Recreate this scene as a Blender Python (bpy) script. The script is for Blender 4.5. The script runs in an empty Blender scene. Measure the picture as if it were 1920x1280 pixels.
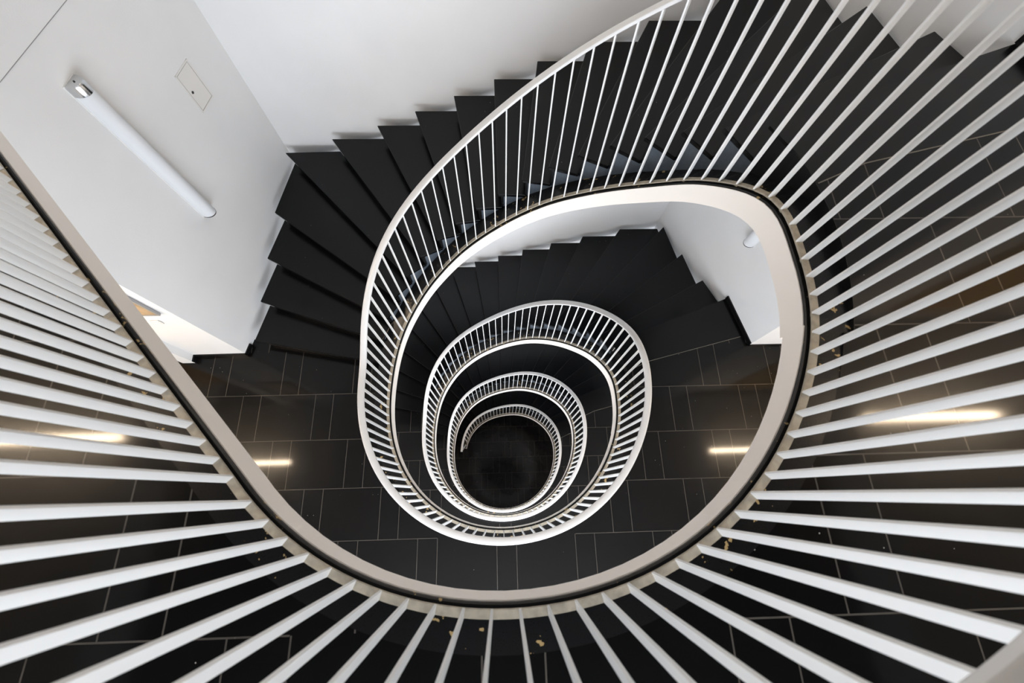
import bpy, bmesh, math, random
from mathutils import Vector, Matrix
random.seed(7)
SC = bpy.context.scene
COL = SC.collection
# ------------------------------------------------------------------ levels
H = 3.2123                       # storey height, 18 risers
RISE = H / 18
ZL = [4*H, 3*H, 2*H, 1*H, 0.0]   # floor levels from the top landing down to the ground floor
CAMZ = ZL[0] + 1.6107
# ------------------------------------------------------------------ camera
cam_d = bpy.data.cameras.new('camera'); cam = bpy.data.objects.new('camera', cam_d); COL.objects.link(cam)
R_ = Vector((0.99944279, -0.02784795, 0.01840136))
U_ = Vector((0.02017743, 0.94322645, 0.33153694))
F_ = Vector((0.02658927, 0.33098090, -0.94326277))
m = Matrix((R_, U_, -F_)).transposed().to_4x4(); m.translation = (0, 0, CAMZ)
cam.matrix_world = m
cam_d.sensor_width = 36; cam_d.sensor_fit = 'HORIZONTAL'; cam_d.lens = 813.2565/1920*36
cam_d.clip_start = 0.02; cam_d.clip_end = 100
cam_d.dof.use_dof = True; cam_d.dof.focus_distance = 4.6; cam_d.dof.aperture_fstop = 2.8
SC.camera = cam
# ------------------------------------------------------------------ world, exposure
w = bpy.data.worlds.new('world'); SC.world = w; w.use_nodes = True
w.node_tree.nodes['Background'].inputs[0].default_value = (0.70, 0.80, 1.0, 1)
w.node_tree.nodes['Background'].inputs[1].default_value = 0.5
SC.view_settings.view_transform = 'Standard'; SC.view_settings.look = 'None'
SC.view_settings.exposure = 0.0; SC.view_settings.gamma = 1.0; SC.view_settings.use_curve_mapping = False
# ------------------------------------------------------------------ daylight through the front windows
YF = -2.75                       # inner face of the front wall
def window_light(name, x, z, sx, sz, power, col=(0.86, 0.92, 1.0), tilt=0.0):
    l = bpy.data.lights.new(name, 'AREA'); l.shape = 'RECTANGLE'; l.size = sx; l.size_y = sz
    l.energy = power; l.color = col
    o = bpy.data.objects.new(name, l); COL.objects.link(o)
    o.location = (x, YF + 0.06, z); o.rotation_euler = (math.radians(90) + tilt, 0, 0)
    return o
WIN_P = [125, 220, 340, 300, 35]
for i in range(5):
    window_light('window_daylight', 0.0, ZL[i] + 1.40, 4.4, 2.2, WIN_P[i])
# ------------------------------------------------------------------ materials
def new_mat(name):
    mt = bpy.data.materials.new(name); mt.use_nodes = True
    nt = mt.node_tree; b = nt.nodes['Principled BSDF']
    return mt, nt, b
def N(nt, t, **kw):
    n = nt.nodes.new(t)
    for k, v in kw.items(): setattr(n, k, v)
    return n
def MA(nt, op, a, b=None, c=None):
    n = nt.nodes.new('ShaderNodeMath'); n.operation = op
    for i, v in enumerate((a, b, c)):
        if v is None: continue
        if hasattr(v, 'links') or hasattr(v, 'is_output'): nt.links.new(v, n.inputs[i])
        else: n.inputs[i].default_value = v
    return n.outputs[0]
def plaster(name, col, bump=0.25, rough=0.75, var=0.05):
    mt, nt, b = new_mat(name)
    g = N(nt, 'ShaderNodeNewGeometry')
    n1 = N(nt, 'ShaderNodeTexNoise'); n1.inputs['Scale'].default_value = 1.6; n1.inputs['Detail'].default_value = 5
    n2 = N(nt, 'ShaderNodeTexNoise'); n2.inputs['Scale'].default_value = 110; n2.inputs['Detail'].default_value = 3
    nt.links.new(g.outputs['Position'], n1.inputs['Vector']); nt.links.new(g.outputs['Position'], n2.inputs['Vector'])
    r = N(nt, 'ShaderNodeValToRGB'); nt.links.new(n1.outputs['Fac'], r.inputs['Fac'])
    r.color_ramp.elements[0].position = 0.3; r.color_ramp.elements[1].position = 0.7
    r.color_ramp.elements[0].color = tuple(c*(1-var) for c in col) + (1,)
    r.color_ramp.elements[1].color = tuple(col) + (1,)
    nt.links.new(r.outputs['Color'], b.inputs['Base Color'])
    bp = N(nt, 'ShaderNodeBump'); bp.inputs['Strength'].default_value = bump; bp.inputs['Distance'].default_value = 0.003
    nt.links.new(n2.outputs['Fac'], bp.inputs['Height']); nt.links.new(bp.outputs['Normal'], b.inputs['Normal'])
    b.inputs['Roughness'].default_value = rough
    b.inputs['Specular IOR Level'].default_value = 0.3
    return mt
def simple(name, col, rough=0.4, metal=0.0, spec=0.5, bump=0.0, scale=60, var=0.0):
    mt, nt, b = new_mat(name)
    b.inputs['Base Color'].default_value = tuple(col) + (1,)
    b.inputs['Roughness'].default_value = rough; b.inputs['Metallic'].default_value = metal
    b.inputs['Specular IOR Level'].default_value = spec
    g = N(nt, 'ShaderNodeNewGeometry')
    n = N(nt, 'ShaderNodeTexNoise'); n.inputs['Scale'].default_value = scale; n.inputs['Detail'].default_value = 6
    nt.links.new(g.outputs['Position'], n.inputs['Vector'])
    if var:
        r = N(nt, 'ShaderNodeValToRGB'); nt.links.new(n.outputs['Fac'], r.inputs['Fac'])
        r.color_ramp.elements[0].position = 0.35; r.color_ramp.elements[1].position = 0.62
        r.color_ramp.elements[0].color = tuple(c*(1-var) for c in col) + (1,)
        r.color_ramp.elements[1].color = tuple(col) + (1,)
        nt.links.new(r.outputs['Color'], b.inputs['Base Color'])
    if bump:
        bp = N(nt, 'ShaderNodeBump'); bp.inputs['Strength'].default_value = bump; bp.inputs['Distance'].default_value = 0.002
        nt.links.new(n.outputs['Fac'], bp.inputs['Height']); nt.links.new(bp.outputs['Normal'], b.inputs['Normal'])
    return mt
def emis(name, col, s):
    mt, nt, b = new_mat(name)
    b.inputs['Base Color'].default_value = (0.8, 0.8, 0.8, 1)
    b.inputs['Emission Color'].default_value = tuple(col) + (1,); b.inputs['Emission Strength'].default_value = s
    return mt
def stone(name, grid=None, base=0.0045, rough=0.12, tint=(1.0, 1.0, 1.07), dust=0.0, spec=0.22, coat=0.0):
    """dark anthracite stone with fine pale specks; grid = (y0, dy, x_even, x_odd, period, narrow) draws the joints"""
    mt, nt, b = new_mat(name)
    g = N(nt, 'ShaderNodeNewGeometry'); P = g.outputs['Position']
    n1 = N(nt, 'ShaderNodeTexNoise'); n1.inputs['Scale'].default_value = 2.3; n1.inputs['Detail'].default_value = 8
    nt.links.new(P, n1.inputs['Vector'])
    r = N(nt, 'ShaderNodeValToRGB'); nt.links.new(n1.outputs['Fac'], r.inputs['Fac'])
    r.color_ramp.elements[0].position = 0.3; r.color_ramp.elements[1].position = 0.75
    r.color_ramp.elements[0].color = tuple(base*0.8*t for t in tint) + (1,)
    r.color_ramp.elements[1].color = tuple(base*1.25*t for t in tint) + (1,)
    # specks
    v = N(nt, 'ShaderNodeTexVoronoi'); v.inputs['Scale'].default_value = 20; nt.links.new(P, v.inputs['Vector'])
    sep = N(nt, 'ShaderNodeSeparateColor'); nt.links.new(v.outputs['Color'], sep.inputs[0])
    size = MA(nt, 'MULTIPLY', sep.outputs[1], 0.062)
    near = MA(nt, 'LESS_THAN', v.outputs['Distance'], size)
    rare = MA(nt, 'GREATER_THAN', sep.outputs[0], 0.70)
    sp = MA(nt, 'MULTIPLY', near, rare)
    spk = MA(nt, 'MULTIPLY', sp, sep.outputs[2])
    mx = N(nt, 'ShaderNodeMix', data_type='RGBA'); nt.links.new(spk, mx.inputs[0])
    nt.links.new(r.outputs['Color'], mx.inputs[6]); mx.inputs[7].default_value = (0.45, 0.44, 0.42, 1)
    last = mx.outputs[2]
    if grid:
        y0, dy, xe, xo, per, nar = grid
        sx = N(nt, 'ShaderNodeSeparateXYZ'); nt.links.new(P, sx.inputs[0])
        X, Y = sx.outputs[0], sx.outputs[1]
        rr = MA(nt, 'DIVIDE', MA(nt, 'SUBTRACT', y0, Y), dy)
        fl = MA(nt, 'FLOOR', rr); fr = MA(nt, 'SUBTRACT', rr, fl)
        par = MA(nt, 'FLOORED_MODULO', fl, 2.0)
        gw = 0.0028
        row = MA(nt, 'LESS_THAN', MA(nt, 'MINIMUM', fr, MA(nt, 'SUBTRACT', 1.0, fr)), gw/dy)
        x0 = MA(nt, 'ADD', xe, MA(nt, 'MULTIPLY', par, xo - xe))
        u = MA(nt, 'FLOORED_MODULO', MA(nt, 'SUBTRACT', X, x0), per)
        c1 = MA(nt, 'LESS_THAN', MA(nt, 'MINIMUM', u, MA(nt, 'SUBTRACT', per, u)), gw)
        c2 = MA(nt, 'LESS_THAN', MA(nt, 'ABSOLUTE', MA(nt, 'SUBTRACT', u, nar)), gw)
        # the strip of long slabs in front of the well has no joint across its middle
        ins = MA(nt, 'MULTIPLY', MA(nt, 'MULTIPLY', MA(nt, 'GREATER_THAN', X, -0.683), MA(nt, 'LESS_THAN', X, 0.727)), MA(nt, 'LESS_THAN', Y, 0.0))
        row = MA(nt, 'MULTIPLY', row, MA(nt, 'SUBTRACT', 1.0, ins))
        if per > .78: row = MA(nt, 'MULTIPLY', row, MA(nt, 'LESS_THAN', Y, 1.4))
        gr = MA(nt, 'MAXIMUM', row, MA(nt, 'MAXIMUM', c1, c2))
        nn = N(nt, 'ShaderNodeTexNoise'); nn.inputs['Scale'].default_value = 6; nt.links.new(P, nn.inputs['Vector'])
        gr = MA(nt, 'MULTIPLY', gr, MA(nt, 'ADD', 0.45, nn.outputs['Fac']))
        gm = N(nt, 'ShaderNodeMix', data_type='RGBA'); nt.links.new(gr, gm.inputs[0]); nt.links.new(last, gm.inputs[6])
        gm.inputs[7].default_value = ((0.085, 0.077, 0.068, 1) if per > .78 else (0.05, 0.048, 0.045, 1)); last = gm.outputs[2]
        # slight tone change from slab to slab
    if dust:
        dn = N(nt, 'ShaderNodeTexNoise'); dn.inputs['Scale'].default_value = 26; dn.inputs['Detail'].default_value = 3
        nt.links.new(P, dn.inputs['Vector'])
        dn2 = N(nt, 'ShaderNodeTexNoise'); dn2.inputs['Scale'].default_value = 3.2; nt.links.new(P, dn2.inputs['Vector'])
        d = MA(nt, 'MULTIPLY', MA(nt, 'GREATER_THAN', dn.outputs['Fac'], 0.64), MA(nt, 'GREATER_THAN', dn2.outputs['Fac'], 0.52))
        dm = N(nt, 'ShaderNodeMix', data_type='RGBA'); nt.links.new(MA(nt, 'MULTIPLY', d, dust), dm.inputs[0])
        nt.links.new(last, dm.inputs[6]); dm.inputs[7].default_value = (0.42, 0.30, 0.14, 1); last = dm.outputs[2]
    nt.links.new(last, b.inputs['Base Color'])
    nr = N(nt, 'ShaderNodeTexNoise'); nr.inputs['Scale'].default_value = 300; nt.links.new(P, nr.inputs['Vector'])
    if coat:
        b.inputs['Coat Weight'].default_value = coat; b.inputs['Coat Roughness'].default_value = 0.085; b.inputs['Coat IOR'].default_value = 1.5
    rmap = MA(nt, 'ADD', MA(nt, 'MULTIPLY', nr.outputs['Fac'], 0.04), rough - 0.02)
    nt.links.new(rmap, b.inputs['Roughness'])
    b.inputs['Specular IOR Level'].default_value = spec
    return mt
GRID = (1.1107, 0.5045, -0.4795, -0.078, 0.7995, 0.199)
GRIDG = (1.125, 0.487, -0.312, 0.075, 0.765, 0.197)
M = {}
M['white'] = plaster('white_plaster', (0.80, 0.80, 0.80))
M['ceil'] = plaster('white_soffit_plaster', (0.78, 0.77, 0.75), bump=0.1)
M['concrete'] = plaster('dark_concrete_ceiling', (0.07, 0.068, 0.065))
M['fascia'] = simple('white_fascia_paint', (0.86, 0.80, 0.74), rough=0.5, bump=0.05, scale=200)
M['rail'] = simple('white_railing_paint', (0.82, 0.82, 0.81), rough=0.32, bump=0.03, scale=240)
M['bar'] = simple('beige_railing_paint', (0.43, 0.38, 0.30), rough=0.45, scale=28, var=0.28)  # mottled beige, darker than the baluster paint
M['hand'] = simple('handrail_paint', (0.74, 0.735, 0.73), rough=0.3, bump=0.05, scale=260)
M['tile'] = stone('floor_stone', GRID, base=0.0026, rough=0.34, spec=0.07, coat=0.30)
M['tileg'] = stone('ground_floor_stone', GRIDG, base=0.006)
M['tread'] = stone('tread_stone', None, base=0.0030, rough=0.22, spec=0.24)
M['coping'] = stone('coping_stone', None, base=0.007, rough=0.28, dust=0.9)
M['riser'] = stone('riser_stone', None, base=0.006, rough=0.4)
M['body'] = simple('grey_stair_concrete', (0.075, 0.092, 0.115), rough=0.7, bump=0.2, scale=60, var=0.15)
M['grout'] = simple('joint_mortar', (0.13, 0.12, 0.105), rough=0.8)
M['fill_glow'] = emis('added_panel_glow', (1.0, 0.90, 0.78), 5.5)  # warm glow for the added fill panel out of view
M['skirt'] = stone('skirting_stone', None, base=0.005, rough=0.25)
M['chrome'] = simple('brushed_steel', (0.62, 0.63, 0.64), rough=0.22, metal=1.0)
M['dark'] = simple('black_plastic', (0.01, 0.01, 0.012), rough=0.4)
M['diff'] = simple('opal_diffuser', (0.76, 0.78, 0.81), rough=0.25)
M['panel'] = simple('painted_metal_panel', (0.76, 0.74, 0.71), rough=0.5)
M['wood'] = simple('pale_wood', (0.50, 0.36, 0.22), rough=0.4, scale=9, var=0.3)
M['door'] = simple('honey_wood_door', (0.55, 0.33, 0.07), rough=0.35, scale=7, var=0.2)
M['grey'] = simple('grey_metal_frame', (0.30, 0.30, 0.30), rough=0.4)
M['tube'] = emis('lit_warm_tube', (1.0, 0.78, 0.55), 210)
M['pane'] = emis('bright_frosted_pane', (0.80, 0.88, 1.0), 0.9)
# ------------------------------------------------------------------ object helpers
def link(name, bm, mat, parent=None, smooth=False, kind=None):
    me = bpy.data.meshes.new(name); bm.normal_update(); bm.to_mesh(me); bm.free()
    me.materials.append(M[mat])
    if smooth:
        for p in me.polygons: p.use_smooth = True
        try: me.set_sharp_from_angle(angle=math.radians(35))
        except Exception: pass
    o = bpy.data.objects.new(name, me); COL.objects.link(o)
    if parent: o.parent = parent
    if kind: o['kind'] = kind
    return o
def thing(name, label, cat, loc=(0, 0, 0), group=None):
    o = bpy.data.objects.new(name, None); COL.objects.link(o); o.location = loc
    o['label'] = label; o['category'] = cat
    if group: o['group'] = group
    return o
def keep(o, parent):             # parent without moving
    o.parent = parent; o.matrix_parent_inverse = Matrix.Translation(-Vector(parent.location))
    return o
def prism(bm, pts, z0, z1):      # vertical prism from a plan polygon; z1/z0 may be lists
    n = len(pts)
    za = z0 if isinstance(z0, (list, tuple)) else [z0]*n
    zb = z1 if isinstance(z1, (list, tuple)) else [z1]*n
    a = [bm.verts.new((p[0], p[1], za[i])) for i, p in enumerate(pts)]
    b = [bm.verts.new((p[0], p[1], zb[i])) for i, p in enumerate(pts)]
    bm.faces.new(list(reversed(a))); bm.faces.new(b)
    for i in range(n):
        j = (i+1) % n
        bm.faces.new((a[i], a[j], b[j], b[i]))
    bmesh.ops.recalc_face_normals(bm, faces=bm.faces)
def box(bm, x0, x1, y0, y1, z0, z1):
    prism(bm, [(x0, y0), (x1, y0), (x1, y1), (x0, y1)], z0, z1)
def obox(bm, o, ax, ay, az, sx, sy, sz):   # oriented box; o corner-centre, half sizes given full lengths
    vs = []
    for k in (0, 1):
        for i, j in ((-.5, -.5), (.5, -.5), (.5, .5), (-.5, .5)):
            vs.append(bm.verts.new(o + ax*i*sx + ay*j*sy + az*(k-.5)*sz))
    for f in ((3, 2, 1, 0), (4, 5, 6, 7), (0, 1, 5, 4), (1, 2, 6, 5), (2, 3, 7, 6), (3, 0, 4, 7)):
        bm.faces.new([vs[i] for i in f])
def bevel(bm, w, seg=2):
    bmesh.ops.bevel(bm, geom=list(bm.edges), offset=w, segments=seg, affect='EDGES', profile=0.5)
# ------------------------------------------------------------------ the edge of the well in plan and in height
CX, CY = 0.0209, 0.9416
A = [1.2765853702, 0.0047664, 0.0184361, -0.0065946, 0.0, 0.0119168, 0.0162511, -0.0134355, 0.0023813, 0.0042397, -0.0041031, 0.0018657, 0.0027240]
def rad(p):
    r = A[0]
    for k in range(1, 7): r += A[2*k-1]*math.cos(k*p) + A[2*k]*math.sin(k*p)
    return r
def rim(deg, off=0.0):
    p = math.radians(deg); r = rad(p) + off
    return Vector((CX + r*math.cos(p), CY + r*math.sin(p)))
def rim_n(deg):                  # horizontal unit normal pointing away from the well
    t = rim(deg + .5) - rim(deg - .5); t.normalize()
    return Vector((t.y, -t.x))
DT = [0, 0, 0, 0, 0.0, 0.004, 0.016, 0.030, 0.110, 0.222, 0.324, 0.415, 0.511, 0.616, 0.738, 0.849, 0.922, 0.966, 0.984, 0.994, 0.999, 1.0, 1.0, 1.0]
def drop(deg):                   # how far the edge has come down, in storeys, from the top landing
    u = (deg + 90)/15.0; n = math.floor(u/24); u -= 24*n
    k = int(math.floor(u)); t = u - k
    def g(i): return DT[i % 24] + i//24
    p0, p1, p2, p3 = g(k-1), g(k), g(k+1), g(k+2)
    v = 0.5*((2*p1) + (-p0+p2)*t + (2*p0-5*p1+4*p2-p3)*t*t + (-p0+3*p1-3*p2+p3)*t**3)
    return n + v
def zE(deg): return ZL[0] - H*drop(deg)
HD = [(0, 0), (10, 0), (20, .015), (30, .062), (45, .155), (60, .255), (75, .357), (90, .460), (105, .564), (120, .668), (135, .772), (150, .876), (160, .940), (168, .985), (174, 1.0), (180, 1.0), (190, 1.0), (270, 1.0)]
def zH(deg):                     # handrail height: level over the landings, parallel to the nosings on the flights
    def nos(d):
        n = math.floor((d + 90)/360.0); e = d - 360*n
        if e <= 0: return n
        for (x0, y0), (x1, y1) in zip(HD[:-1], HD[1:]):
            if x0 <= e <= x1: return n + y0 + (y1 - y0)*(e - x0)/(x1 - x0)
        return n + 1
    v = sum(nos(deg + t) for t in (-4, -2, 0, 2, 4))/5
    return ZL[0] + HH - H*v
HH = 1.045                        # handrail top above the landings
def helix(d0, d1, step=2.5):
    n = max(1, int(round((d1-d0)/step))); out = []
    for i in range(n+1):
        d = d0 + (d1-d0)*i/n
        p = rim(d); v = Vector((p.x, p.y, zE(d))); out.append((v, rim_n(d)))
    return out
def hand_path(d0, d1, step=2.5):
    n = max(1, int(round((d1-d0)/step))); out = []
    for i in range(n+1):
        d = d0 + (d1-d0)*i/n; p = rim(d); out.append((Vector((p.x, p.y, zH(d))), rim_n(d)))
    return out
def sweep(bm, path, prof, closed_ends=True):
    rings = []
    for P, n in path:
        rings.append([bm.verts.new((P.x + n.x*o, P.y + n.y*o, P.z + dz)) for o, dz in prof])
    k = len(prof)
    for a, b in zip(rings[:-1], rings[1:]):
        for i in range(k):
            j = (i+1) % k
            bm.faces.new((a[i], b[i], b[j], a[j]))
    if closed_ends:
        bm.faces.new(rings[0]); bm.faces.new(list(reversed(rings[-1])))
    bmesh.ops.recalc_face_normals(bm, faces=bm.faces)
# straight run of the top landing edge, from the left wall to the curve
SA = rim(-138.0); SDIR = (Vector((-2.246, 1.520)) - SA).normalized()
SN = Vector((-SDIR.y, SDIR.x))
if SN.dot(Vector((-1, -1))) < 0: SN = -SN
SLEN = 2.76
def straight(s0, s1, n=2):
    out = []
    for i in range(n):
        s = s0 + (s1-s0)*i/(n-1); p = SA + SDIR*s
        out.append((Vector((p.x, p.y, ZL[0])), SN))
    return out
def top_edge(d1):                # from the wall through the bend to angle d1
    pts = straight(SLEN, 0.10)
    return pts + helix(-134, d1)
# ------------------------------------------------------------------ room outline
WLa, WLb = Vector((-2.912, 1.595)), Vector((-2.394, 3.79))
WRa, WRb = Vector((2.949, 1.588)), Vector((2.404, 3.79))
ZTOP = ZL[0] + 3.3
XS = 5.6
T = 0.25
def wallseg(name, pts, kind='structure', z0=-0.2, z1=ZTOP, mat='white'):
    bm = bmesh.new(); prism(bm, pts, z0, z1); return link(name, bm, mat, kind=kind)
wallseg('wall_back', [(WLb.x - .3, 3.79), (WRb.x + .3, 3.79), (WRb.x + .3, 3.79+T), (WLb.x - .3, 3.79+T)])
wallseg('wall_left', [WLa, (WLa.x, WLa.y), WLb, (WLb.x - .3, 3.79), (-3.45, 1.9), (-3.49, 1.597), (-3.49, 1.59)][1:])
wallseg('wall_right', [(WRa.x, WRa.y), (XS, 1.588), (XS, 1.85), (3.4, 1.85), (WRb.x + .3, 3.79), WRb])
DX0, DX1 = -4.60, -3.66          # door recess in the left corridor wall
wallseg('wall_left_corridor', [(-3.49, 1.51), (-3.63, 1.51), (-3.66, 1.53), (-3.78, 1.60), (-3.78, 2.1), (-3.45, 2.1), (-3.45, 1.9), (-3.49, 1.59)])
wallseg('wall_left_corridor_end', [(-4.75, 1.51), (-XS, 1.51), (-XS, 2.1), (-4.75, 2.1)])
wallseg('wall_left_side', [(-XS, -3.0), (-XS, 2.1), (-XS-T, 2.1), (-XS-T, -3.0)])
wallseg('wall_right_side', [(XS, -3.0), (XS, 1.85), (XS+T, 1.85), (XS+T, -3.0)])
# front wall with a window opening on every storey
def front_wall():
    bm = bmesh.new()
    z = -0.2
    for i in range(4, -1, -1):
        a, b = ZL[i] + 0.25, ZL[i] + 2.5
        box(bm, -XS, XS, YF - T, YF, z, a)
        box(bm, -XS, -2.2, YF - T, YF, a, b); box(bm, 2.2, XS, YF - T, YF, a, b)
        z = b
    box(bm, -XS, XS, YF - T, YF, z, ZTOP)
    link('wall_front', bm, 'white', kind='structure')
front_wall()
for i in range(5):
    a, b = ZL[i] + 0.25, ZL[i] + 2.5
    bm = bmesh.new()
    for x0 in (-2.2, -1.1, 0.0, 1.1, 2.15): box(bm, x0, x0 + .05, YF - .18, YF - .12, a, b)
    box(bm, -2.2, 2.2, YF - .18, YF - .12, a, a + .05); box(bm, -2.2, 2.2, YF - .18, YF - .12, b - .05, b)
    f = link('window_%d' % (i+1), bm, 'grey', kind='structure')
    bm = bmesh.new(); box(bm, -2.15, 2.15, YF - .155, YF - .145, a + .05, b - .05)
    link('pane', bm, 'pane', f)
bm = bmesh.new(); box(bm, -XS - T, XS + T, -3.0, 4.1, ZTOP, ZTOP + .2); link('ceiling', bm, 'concrete', kind='structure')
bm = bmesh.new(); box(bm, -1.8, 1.8, 2.95, 3.55, ZTOP - .05, ZTOP - .005); f = link('window_6', bm, 'fill_glow', kind='structure')  # unseen glowing panel, added to brighten the white well edge
bm = bmesh.new()
for q in ((-1.86, -1.8, 2.89, 3.61), (1.8, 1.86, 2.89, 3.61), (-1.8, 1.8, 2.89, 2.95), (-1.8, 1.8, 3.55, 3.61)): box(bm, *q, ZTOP - .07, ZTOP - .002)
link('frame', bm, 'grey', f)  # rim round the added light panel
# ground floor
bm = bmesh.new(); box(bm, -XS - T, XS + T, -3.0, 4.1, -0.2, 0.0); link('floor', bm, 'tileg', kind='structure')
# ------------------------------------------------------------------ treads in plan
def nos_in(k, off=0.175): return rim(28.3 + 7.8*k, off)
OUT = {0: (2.80, 2.200), 1: (2.640, 2.546), 2: (2.520, 3.041), 3: (2.405, 3.600), 4: (1.819, 3.69), 5: (1.292, 3.69), 6: (0.826, 3.69), 7: (0.386, 3.69),
       8: (-0.011, 3.69), 9: (-0.408, 3.69), 10: (-0.821, 3.69), 11: (-1.25, 3.69), 12: (-1.787, 3.69), 13: (-2.368, 3.675), 14: (-2.473, 3.014),
       15: (-2.571, 2.542), 16: (-2.668, 2.10), 17: (-2.760, 1.700)}
def out(k): return Vector(OUT[k])
CORNER = Vector((2.385, 3.69))
def uphill(k):                   # unit vector in plan, perpendicular to the nosing line k, towards the higher side
    a, b = nos_in(k), out(k); d = (b - a).normalized(); n = Vector((d.y, -d.x))
    ref = nos_in(k-1) if k > 0 else rim(20, .175)
    return n if n.dot(ref - a) > 0 else -n
BORDER = [rim(12, 0.02), Vector((1.723, 1.414)), Vector((2.869, 1.695)), Vector((2.925, 1.688))]
# ------------------------------------------------------------------ landings
def line_x(p, d, q, e):          # intersection of two plan lines
    c = d.x*e.y - d.y*e.x; t = ((q.x-p.x)*e.y - (q.y-p.y)*e.x)/c
    return p + d*t
def landing_outline(top, e_off=0.0, in_off=0.19):
    """plan polygon of a landing; the flights' stringers take over the edge beyond D_ON and before D_OFF"""
    side = [rim(26, in_off)] + [rim(d, in_off) for d in range(24, D_ON - 1, -3)]
    if top:
        side += [rim(d, e_off) for d in range(D_ON, -136, -4)] + [SA + SN*e_off]
        side.append(line_x(SA + SN*e_off, SDIR, WLa, WLb - WLa))
    else:
        side += [rim(d, e_off) for d in range(D_ON, D_OFF, -4)] + [rim(D_OFF, e_off), rim(D_OFF, in_off)]
        side += [rim(d, in_off) for d in range(D_OFF - 3, -194, -3)]
    u0 = uphill(0)*.052
    pts = [nos_in(0, .19) + u0, line_x(nos_in(0) + u0, out(0) - nos_in(0), WRa, WRb - WRa), Vector((WRa.x, WRa.y)), Vector((XS, 1.588)), Vector((XS, YF)), Vector((-XS, YF)),
           Vector((-XS, 1.51)), Vector((-4.75, 1.51)), Vector((-4.75, 2.0)), Vector((-3.78, 2.0)), Vector((-3.78, 1.60)), Vector((-3.63, 1.51)),
           Vector((-3.49, 1.51)), Vector((-3.49, 1.59)), WLa.copy()]
    if not top:
        u = uphill(17)
        pts += [line_x(out(17) + u*.06, out(17) - nos_in(17), WLa, WLb - WLa), nos_in(17, .20) + u*.06]
    return pts + list(reversed(side))
D_ON, D_OFF = -15, -150
SLAB = 0.160
for i in range(4):
    z = ZL[i]
    bm = bmesh.new(); prism(bm, landing_outline(i == 0, 0.0), z - SLAB, z - 0.016)
    c = link('ceiling', bm, 'fascia', kind='structure')
    bm = bmesh.new(); prism(bm, landing_outline(i == 0, 0.150), z - 0.0155, z)
    link('floor', bm, 'tile', kind='structure')
    # black coping curve around the edge of the landing
    d0, d1 = (-134, D_ON) if i == 0 else (D_OFF, D_ON)
    base = 360*i
    path = (straight(SLEN, 0.10) if i == 0 else []) + helix(base + d0, base + d1)
    bm = bmesh.new(); sweep(bm, path, [(0.004, -0.0155), (0.150, -0.0155), (0.150, 0.0012), (0.010, 0.0012), (0.004, -0.002)])
    link('trim_%d' % (i+1), bm, 'coping', kind='structure')
    bm = bmesh.new(); rings = []
    for d in list(range(D_ON, 25, 3)) + [26, 27.5]:
        p, n = rim(d), rim_n(d); lo = min(z - SLAB - .002, zE(base + d) - .06)
        rings.append([bm.verts.new((p.x + n.x*o, p.y + n.y*o, zz)) for o, zz in ((.1885, lo), (.1915, lo), (.1915, z + .0008), (.1885, z + .0008))])
    for a_, b_ in zip(rings[:-1], rings[1:]):
        for q in range(4): bm.faces.new((a_[q], b_[q], b_[(q+1) % 4], a_[(q+1) % 4]))
    bm.faces.new(rings[0]); bm.faces.new(list(reversed(rings[-1]))); bmesh.ops.recalc_face_normals(bm, faces=bm.faces)
    link('trim_%d' % (i+6), bm, 'riser', kind='structure')
# beams of the lowered corridor ceilings and their lamps
for i in range(5):
    for s in (-1, 1):
        x0, x1 = sorted((s*3.30, s*XS))
        bm = bmesh.new(); box(bm, x0, x1, YF, 1.50, ZL[i] + 2.42, ZL[i] + 2.95); link('ceiling', bm, 'ceil', kind='structure')
NAMES = ['top', 'second', 'third', 'fourth', 'ground']
STOREY = ['the top landing', 'one storey below the top', 'two storeys below the top', 'three storeys below the top', 'the ground floor']
for i in range(5):
    for s, sn in ((-1, 'left'), (1, 'right')):
        t = thing('ceiling_light', 'lit linear lamp in the %s corridor at %s' % (sn, STOREY[i]), 'lamp', (s*4.0, 0.57, ZL[i] + 2.42), 'linear corridor lamps')
        bm = bmesh.new(); box(bm, -.64, .64, -.05, .05, -.045, 0); bevel(bm, .006); link('housing', bm, 'rail', t)
        bm = bmesh.new(); box(bm, -.62, .62, -.022, .022, -.075, -.045); link('tube', bm, 'tube', t)
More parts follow.
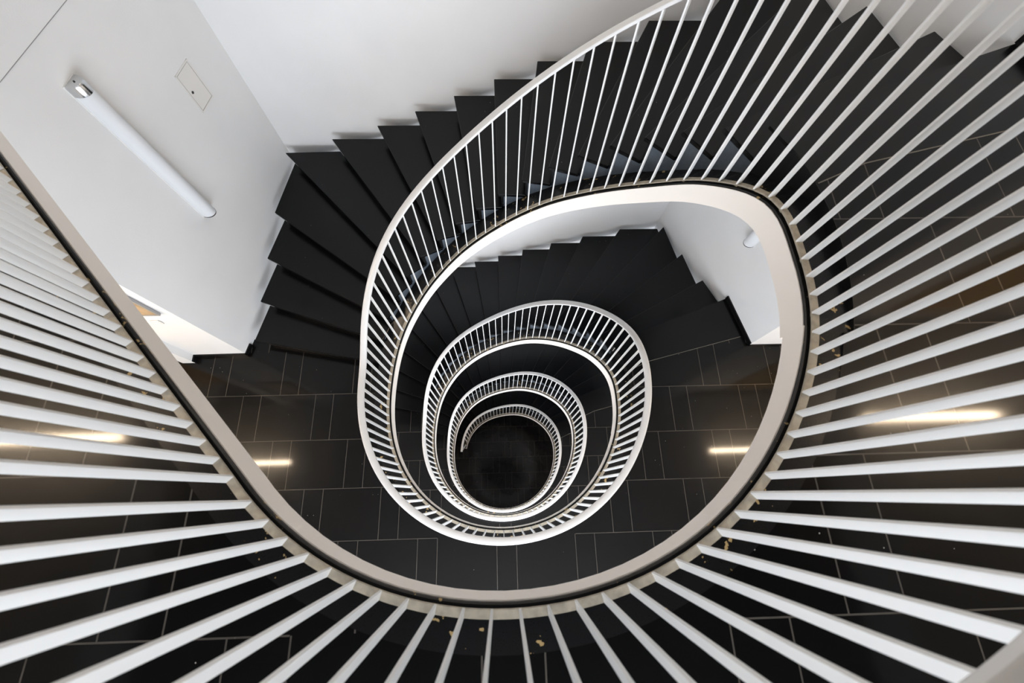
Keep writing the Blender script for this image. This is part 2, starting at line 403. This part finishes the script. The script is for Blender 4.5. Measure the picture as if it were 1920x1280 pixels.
# ------------------------------------------------------------------ stair flights
for f in range(4):
    zt = ZL[f]
    t = thing('staircase', ['black stone staircase flight from the top landing down round the back wall, nearest the camera',
                            'black stone staircase flight second from the top, seen through the upper well opening',
                            'black stone staircase flight third from the top, seen inside the second railing loop',
                            'lowest black stone staircase flight, landing on the dark ground floor'][f], 'staircase', (0, 3.0, ZL[f+1]), 'winding stair flights')
    off = -Vector(t.location)
    # border slab flush with the landing above
    last = 17
    for k in range(0, last+1):
        z = zt - RISE*k
        a, b = nos_in(k), out(k)
        if k == 0:
            pts = [a, b, BORDER[3], BORDER[2], BORDER[1], rim(14, .192), rim(21, .192)]
            bm = bmesh.new(); prism(bm, pts, z - .0150, z + .0015)
        else:
            ua = uphill(k-1); a1, b1 = nos_in(k-1) + ua*.035, out(k-1) + ua*.035
            if k-1 == 0: b1 = out(0) + ua*.02
            pts = [a, b]
            if k == 4: pts += [CORNER, out(3) + Vector((0.0, 0.0))]
            if k == 4: b1 = out(3) + Vector((0.006, -0.03))
            if 5 <= k <= 13: b1.y = 3.69
            pts += [b1, a1]
            bm = bmesh.new(); prism(bm, pts, z - .03, z)
        for v in bm.verts: v.co += off
        bevel(bm, .0040 if k else .0006, 1)
        tr = link('tread', bm, 'tread', t)
        if k == 0:
            bm = bmesh.new(); z1 = z + .0018
            for p, q in ((rim(14, .20), BORDER[1]), (BORDER[1], BORDER[2])):
                dq = (q - p).normalized(); nq = Vector((-dq.y, dq.x))*.0028
                prism(bm, [p - nq, q - nq, q + nq, p + nq], z + .0005, z1)
            for v in bm.verts: v.co += off
            link('joint', bm, 'grout', tr)
        # riser board below the nosing
        u = uphill(k); dd = (b - a).normalized()
        ra, rb = a + u*.03 + dd*(.012 if k else .0), b + u*.03 - dd*.07
        zb = z - RISE
        bm = bmesh.new(); prism(bm, [ra, rb, rb + u*.02, ra + u*.02], zb + (0.0 if k < 17 else 0.0), z - .0305 if k else z - .0155)
        for v in bm.verts: v.co += off
        link('riser', bm, 'riser', tr)
    # concrete slab under the treads: saw-tooth above, smooth slope below
    bm = bmesh.new()
    for k in range(1, last+1):
        z = zt - RISE*k
        u0, u1 = uphill(k-1), uphill(k)
        d0 = (out(k-1) - nos_in(k-1)).normalized(); d1 = (out(k) - nos_in(k)).normalized()
        a0, b0 = nos_in(k-1) + u0*.05 + d0*.014, out(k-1) + u0*.05 - d0*.08
        a1, b1 = nos_in(k) + u1*.05 + d1*.014, out(k) + u1*.05 - d1*.08
        if k == 4:
            prism(bm, [a0, b0, CORNER + Vector((-.1, -.1)), b1, a1], [z + RISE - .28 - RISE*.0, z - .1, z - .15, z - .28, z - .28], z - .0305)
        else:
            lo = [z - .12, z - .12, z - .28, z - .28]
            if f == 3 and k == last: lo = [max(.002, q) for q in lo]
            lo = [max(.002, q) for q in lo]
            prism(bm, [a0, b0, b1, a1], lo, z - .0305)
    for v in bm.verts: v.co += off
    link('stair_slab', bm, 'body', t)
    # curved stringer along the well with its black top
    d0 = 360*f + D_ON; d1 = 360*f + (360 + D_OFF if f < 3 else 158)
    path = helix(d0, d1)
    bot = -0.166
    bm = bmesh.new()
    path2 = [(Vector((P.x, P.y, max(P.z, 0.012))), n) for P, n in path]
    rings = []
    for (P, n), (Q, _) in zip(path, path2):
        zb = max(P.z + bot, 0.001)
        rings.append([bm.verts.new((P.x + n.x*o, P.y + n.y*o, zz)) for o, zz in ((0, zb), (0.188, zb), (0.188, Q.z - .010), (0, Q.z - .010))])
    for a_, b_ in zip(rings[:-1], rings[1:]):
        for i in range(4):
            j = (i+1) % 4; bm.faces.new((a_[i], b_[i], b_[j], a_[j]))
    bm.faces.new(rings[0]); bm.faces.new(list(reversed(rings[-1])))
    bmesh.ops.recalc_face_normals(bm, faces=bm.faces)
    for v in bm.verts: v.co += off
    link('stringer', bm, 'fascia', t, smooth=True)
    bm = bmesh.new(); sweep(bm, path2, [(0.004, -.0098), (0.188, -.0098), (0.188, 0.0), (0.010, 0.0), (0.004, -.003)])
    for v in bm.verts: v.co += off
    link('coping', bm, 'coping', t)
# ------------------------------------------------------------------ railings
B0, B1 = 0.018, 0.047            # radial position of the flat base rail and balusters
BZ = 0.022                       # top of the base rail above the edge
STEP = 4.02
def hprof(w0=-0.003, w1=0.059, zt=0.0, h=0.036):
    c, r = (w0+w1)/2, (w1-w0)/2; out_ = []
    for k in range(14):
        a = 2*math.pi*k/14; ca, sa = math.cos(a), math.sin(a)
        out_.append((c + r*math.copysign(abs(ca)**0.72, ca), zt - h/2 + h/2*math.copysign(abs(sa)**0.72, sa)))
    return out_
def baluster(root, P, n, off, zt):
    bm = bmesh.new(); t = Vector((-n.y, n.x, 0)); n3 = Vector((n.x, n.y, 0)); w = 0.0085
    z0, z1 = P.z + BZ - .002, zt - .03
    c = Vector((P.x, P.y, 0)) + n3*(B0 + B1)/2
    obox(bm, Vector((c.x, c.y, (z0+z1)/2)) + off, n3, t, Vector((0, 0, 1)), B1 - B0, w, z1 - z0)
    return link('baluster', bm, 'rail', root)
def railing(label, path, hpath, feet, name='railing', tail=None):
    loc = Vector((path[0][0].x, path[0][0].y, path[-1][0].z))
    r = thing(name, label, 'railing', loc, 'white well railings'); off = -loc
    bm = bmesh.new(); sweep(bm, hpath, hprof())
    for v in bm.verts: v.co += off
    link('handrail', bm, 'hand', r, smooth=True)
    bm = bmesh.new(); sweep(bm, path if tail is None else path[:tail], [(B0, BZ - .010), (B1, BZ - .010), (B1, BZ), (B0 + .002, BZ), (B0, BZ - .002)])
    for v in bm.verts: v.co += off
    link('base_rail', bm, 'bar', r)
    # short studs carry the base rail off the stone
    for P, n, zt in feet: baluster(r, P, n, off, zt)
    bm = bmesh.new()
    for P, n, zt in feet[::3]:
        n3 = Vector((n.x, n.y, 0)); c = Vector((P.x, P.y, 0)) + n3*(B0+B1)/2
        obox(bm, Vector((c.x, c.y, P.z + (BZ - .010)/2)) + off, n3, Vector((-n.y, n.x, 0)), Vector((0, 0, 1)), .016, .016, BZ - .010)
    st = link('stud', bm, 'bar', r); st['kind'] = 'stuff'
    return r, off
def foot(d):
    p = rim(d); return (Vector((p.x, p.y, zE(d))), rim_n(d), zH(d))
ALL = [-88.9 + STEP*n for n in range(-11, 400)]
# straight run
sfeet = []
s = 0.004
while s < SLEN - .05:
    p = SA + SDIR*s; sfeet.append((Vector((p.x, p.y, ZL[0])), SN, ZL[0] + HH)); s += 0.0865
railing('straight white railing running diagonally from the top landing to the left wall', straight(SLEN, 0.0, 6), [(P + Vector((0, 0, HH)), n) for P, n in straight(SLEN, 0.0, 6)], sfeet)
CUT = [-135.0, 224.0, 584.0, 944.0, 1080 + 167.0]
LAB = ['large white railing loop nearest the camera, its long bars fanning out to the picture edges',
       'second white railing loop below the camera, the widest one seen whole',
       'third white railing loop, nested inside the second around the well',
       'innermost white railing loop, with a free end near the ground floor']
for q in range(4):
    d0, d1 = CUT[q], CUT[q+1]
    if q < 3:
        path = helix(d0, d1); feet = [foot(d) for d in ALL if d0 < d < d1]
        hp = hand_path(d0, d1)
        if q == 0:
            path = [(Vector((SA.x, SA.y, ZL[0])), SN)] + path; hp = [(Vector((SA.x, SA.y, ZL[0] + HH)), SN)] + hp
        railing(LAB[q], path, hp, feet)
    else:
        path = helix(d0, d1); lim = 1080 + 153
        feet = [foot(d) for d in ALL if d0 < d < lim]
        ntail = len([1 for i in range(len(path)) if d0 + (d1-d0)*i/(len(path)-1) <= lim + 1])
        r, off = railing(LAB[q], path, hand_path(d0, d1), feet, tail=ntail)
        # sloping end bar from the handrail end back to the foot
        P, n, zt = foot(d1 - .5); Q, n2, _ = foot(lim + 1); P.z = zt
        a = P + Vector((n.x, n.y, 0))*.036 + Vector((0, 0, -.018)); b = Q + Vector((n2.x, n2.y, 0))*.036 + Vector((0, 0, .03))
        d = (b - a).normalized(); sN = Vector((n.x, n.y, 0)); up = d.cross(sN).normalized()
        bm = bmesh.new(); obox(bm, (a+b)/2 + off, sN, up, d, .045, .012, (b-a).length)
        link('end_bar', bm, 'rail', r)
# ------------------------------------------------------------------ wall lamps
def wall_lamp(base, ax, nrm, zlo, zhi, label):
    """ax: direction along the wall, nrm: off the wall; base: plan point of the lamp centre on the wall face"""
    t = thing('wall_lamp', label, 'lamp', (base.x, base.y, zlo), 'vertical wall lamps'); L = zhi - zlo
    ax3, n3 = Vector((ax.x, ax.y, 0)), Vector((nrm.x, nrm.y, 0))
    def ring(bm, z, sc=1.0, k0=0, dep=.085, hw=.058):
        vs = []
        for i in range(13):
            a = math.pi*i/12
            x = math.cos(a)*hw*sc; y = (math.sin(a)**0.8)*dep*sc + .006
            p = ax3*x + n3*y; vs.append(bm.verts.new((p.x, p.y, z)))
        return vs
    def loft(zs, scs, name, mat):
        bm = bmesh.new(); rs = [ring(bm, z, s_) for z, s_ in zip(zs, scs)]
        for a, b in zip(rs[:-1], rs[1:]):
            for i in range(len(a)):
                j = (i+1) % len(a); bm.faces.new((a[i], a[j], b[j], b[i]))
        bm.faces.new(list(reversed(rs[0]))); bm.faces.new(rs[-1])
        bmesh.ops.recalc_face_normals(bm, faces=bm.faces)
        return link(name, bm, mat, t, smooth=True)
    loft([.012, L - .075], [1, 1], 'diffuser', 'diff')
    loft([0, .012], [.98, 1.02], 'end_cap', 'dark')
    top = loft([L - .075, L - .012, L], [1.03, 1.03, .96], 'end_cap', 'chrome')
    bm = bmesh.new(); c = n3*.04 + Vector((0, 0, L))
    bmesh.ops.create_cone(bm, cap_ends=True, segments=12, radius1=.006, radius2=.006, depth=.004, matrix=Matrix.Translation(c + Vector((0, 0, .002))))
    link('screw', bm, 'dark', top)
    bm = bmesh.new(); obox(bm, n3*.003 + Vector((0, 0, L/2)), ax3, n3, Vector((0, 0, 1)), .128, .006, L + .004)
    link('back_plate', bm, 'rail', t)
    return t
dl = (WLb - WLa).normalized(); nl = Vector((dl.y, -dl.x))
if nl.x < 0: nl = -nl
dr = (WRb - WRa).normalized(); nr_ = Vector((dr.y, -dr.x))
if nr_.x > 0: nr_ = -nr_
for i in range(1):
    lab = 'long unlit wall lamp on the left wall, %s' % ['upper left of the picture'][i]
    wall_lamp(WLa + dl*0.965, dl, nl, CAMZ - 3.44 - H*i, CAMZ - 2.085 - H*i, lab)
    lab = 'white wall lamp on the right wall, only its tip showing below the slab edge'
    wall_lamp(WRa + dr*0.925, dr, nr_, CAMZ - 4.02 - H*(i-0), CAMZ - 2.67 - H*(i-0), lab)
# ------------------------------------------------------------------ access panel on the left wall
pc = WLa + dl*1.737
for i in range(1):
    t = thing('access_panel', ['small flush white access panel with a keyhole, right of the lamp on the left wall', 'flush white access panel on the left wall one storey lower'][i], 'panel', (pc.x, pc.y, CAMZ - 2.925 - H*i))
    ax3, n3, z3 = Vector((dl.x, dl.y, 0)), Vector((nl.x, nl.y, 0)), Vector((0, 0, 1)); c = Vector((0, 0, .158))
    bm = bmesh.new()
    for sx, sz, ox, oz in ((.204, .012, 0, .168), (.204, .012, 0, -.168), (.012, .348, .096, 0), (.012, .348, -.096, 0)):
        obox(bm, c + n3*.002 + ax3*ox + z3*oz, ax3, n3, z3, sx, .004, sz)
    link('frame', bm, 'panel', t)
    bm = bmesh.new(); obox(bm, c + n3*.0005, ax3, n3, z3, .18, .001, .324); link('shadow_gap', bm, 'grey', t)
    bm = bmesh.new(); obox(bm, c + n3*.0015, ax3, n3, z3, .170, .003, .314); link('door', bm, 'panel', t)
    bm = bmesh.new(); bmesh.ops.create_cone(bm, cap_ends=True, segments=16, radius1=.011, radius2=.011, depth=.006,
        matrix=Matrix.Translation(c + n3*.004 - ax3*.058 - z3*.005) @ n3.to_track_quat('Z', 'Y').to_matrix().to_4x4())
    link('lock', bm, 'dark', t)
# plaster joint above the flight on the left wall: the upper coat stands slightly proud
bm = bmesh.new()
p0, p1 = WLa + dl*.30, WLa + dl*2.18
prism(bm, [p0, p1, p1 + nl*.004, p0 + nl*.004], CAMZ - 1.850, ZTOP - .01); link('trim_5', bm, 'white', kind='structure')
bm = bmesh.new(); prism(bm, [p0, p1, p1 + nl*.0045, p0 + nl*.0045], CAMZ - 1.854, CAMZ - 1.8505); link('trim_15', bm, 'grey', kind='structure')
# ------------------------------------------------------------------ skirtings on the landings
def skirt(pts, z, name):
    bm = bmesh.new()
    for a, b in zip(pts[:-1], pts[1:]):
        a, b = Vector(a), Vector(b); d = (b - a).normalized(); n = Vector((-d.y, d.x)); m_ = (a+b)/2
        if n.dot(Vector((0, 0.4)) - m_) < 0: n = -n
        prism(bm, [a - d*.0, b + d*.0, b + n*.016, a + n*.016], z, z + .062)
    return link(name, bm, 'skirt', kind='structure')
for i in range(5):
    z = ZL[i] + .001
    nm = ['top', 'second', 'third', 'fourth', 'ground'][i]
    skirt([(2.796, 2.205), (WRa.x, WRa.y)], z, 'baseboard_right_%s' % nm)
    skirt([(WRa.x, WRa.y), (XS, 1.588)], z - .04, 'baseboard_right_corridor_%s' % nm)
    skirt([WLa + dl*.12, WLa], z, 'baseboard_left_%s' % nm)
    skirt([WLa, (-3.47, 1.59)], z, 'baseboard_left_corridor_%s' % nm)
    skirt([(-3.49, 1.594), (-3.49, 1.51)], z, 'baseboard_left_step_%s' % nm)
# ------------------------------------------------------------------ board, switch and doors in the corridors
for i in range(5):
    z = ZL[i]
    lev = ['top landing', 'one storey below the top', 'two storeys below the top', 'three storeys below the top', 'ground floor'][i]
    # wooden door leaves
    for s, sn in ((-1, 'left'), (1, 'right')):
        if s < 0: x0, x1, y = -4.75, -3.78, 1.86
        else: x0, x1, y = 3.75, 4.65, 1.588
        bm = bmesh.new(); box(bm, x0, x0 + .06, y - .04, y - .001, z, z + 2.1); box(bm, x1 - .06, x1, y - .04, y - .001, z, z + 2.1); box(bm, x0, x1, y - .04, y - .001, z + 2.1, z + 2.16)
        d = link('door_%d' % (2*i + (s > 0) + 1), bm, 'door', kind='structure')
        bm = bmesh.new(); box(bm, x0 + .06, x1 - .06, y - .03, y - .001, z + .005, z + 2.1); link('leaf', bm, 'door', d)
        bm = bmesh.new(); box(bm, x0 + .10, x0 + .13, y - .09, y - .03, z + 1.03, z + 1.05); box(bm, x0 + .10, x0 + .24, y - .10, y - .085, z + 1.03, z + 1.05); link('door_handle', bm, 'chrome', d)
    if i == 1:
        t = thing('notice_board', 'wooden framed notice board on the white wall by the foot of the top flight', 'board', (-3.22, 1.59, z + 1.23))
        bm = bmesh.new(); box(bm, -.21, .21, -.018, -.001, .015, .80); link('panel', bm, 'wood', t)
        bm = bmesh.new()
        for a in ((-.225, .225, 0, .015), (-.225, .225, .80, .815), (-.225, -.21, .015, .80), (.21, .225, .015, .80)): box(bm, a[0], a[1], -.024, -.001, a[2], a[3])
        link('frame', bm, 'grey', t)
        bm = bmesh.new(); box(bm, -.15, .02, -.0195, -.018, .30, .42); link('paper', bm, 'panel', t)
        t = thing('light_switch', 'small pale light switch on the white wall, below the notice board', 'switch', (-3.17, 1.59, z + 1.04))
        bm = bmesh.new(); box(bm, -.04, .04, -.009, -.001, -.04, .04); bevel(bm, .002); pl = link('plate', bm, 'panel', t)
        bm = bmesh.new(); box(bm, -.026, .026, -.014, -.009, -.026, .026); link('rocker', bm, 'rail', t)
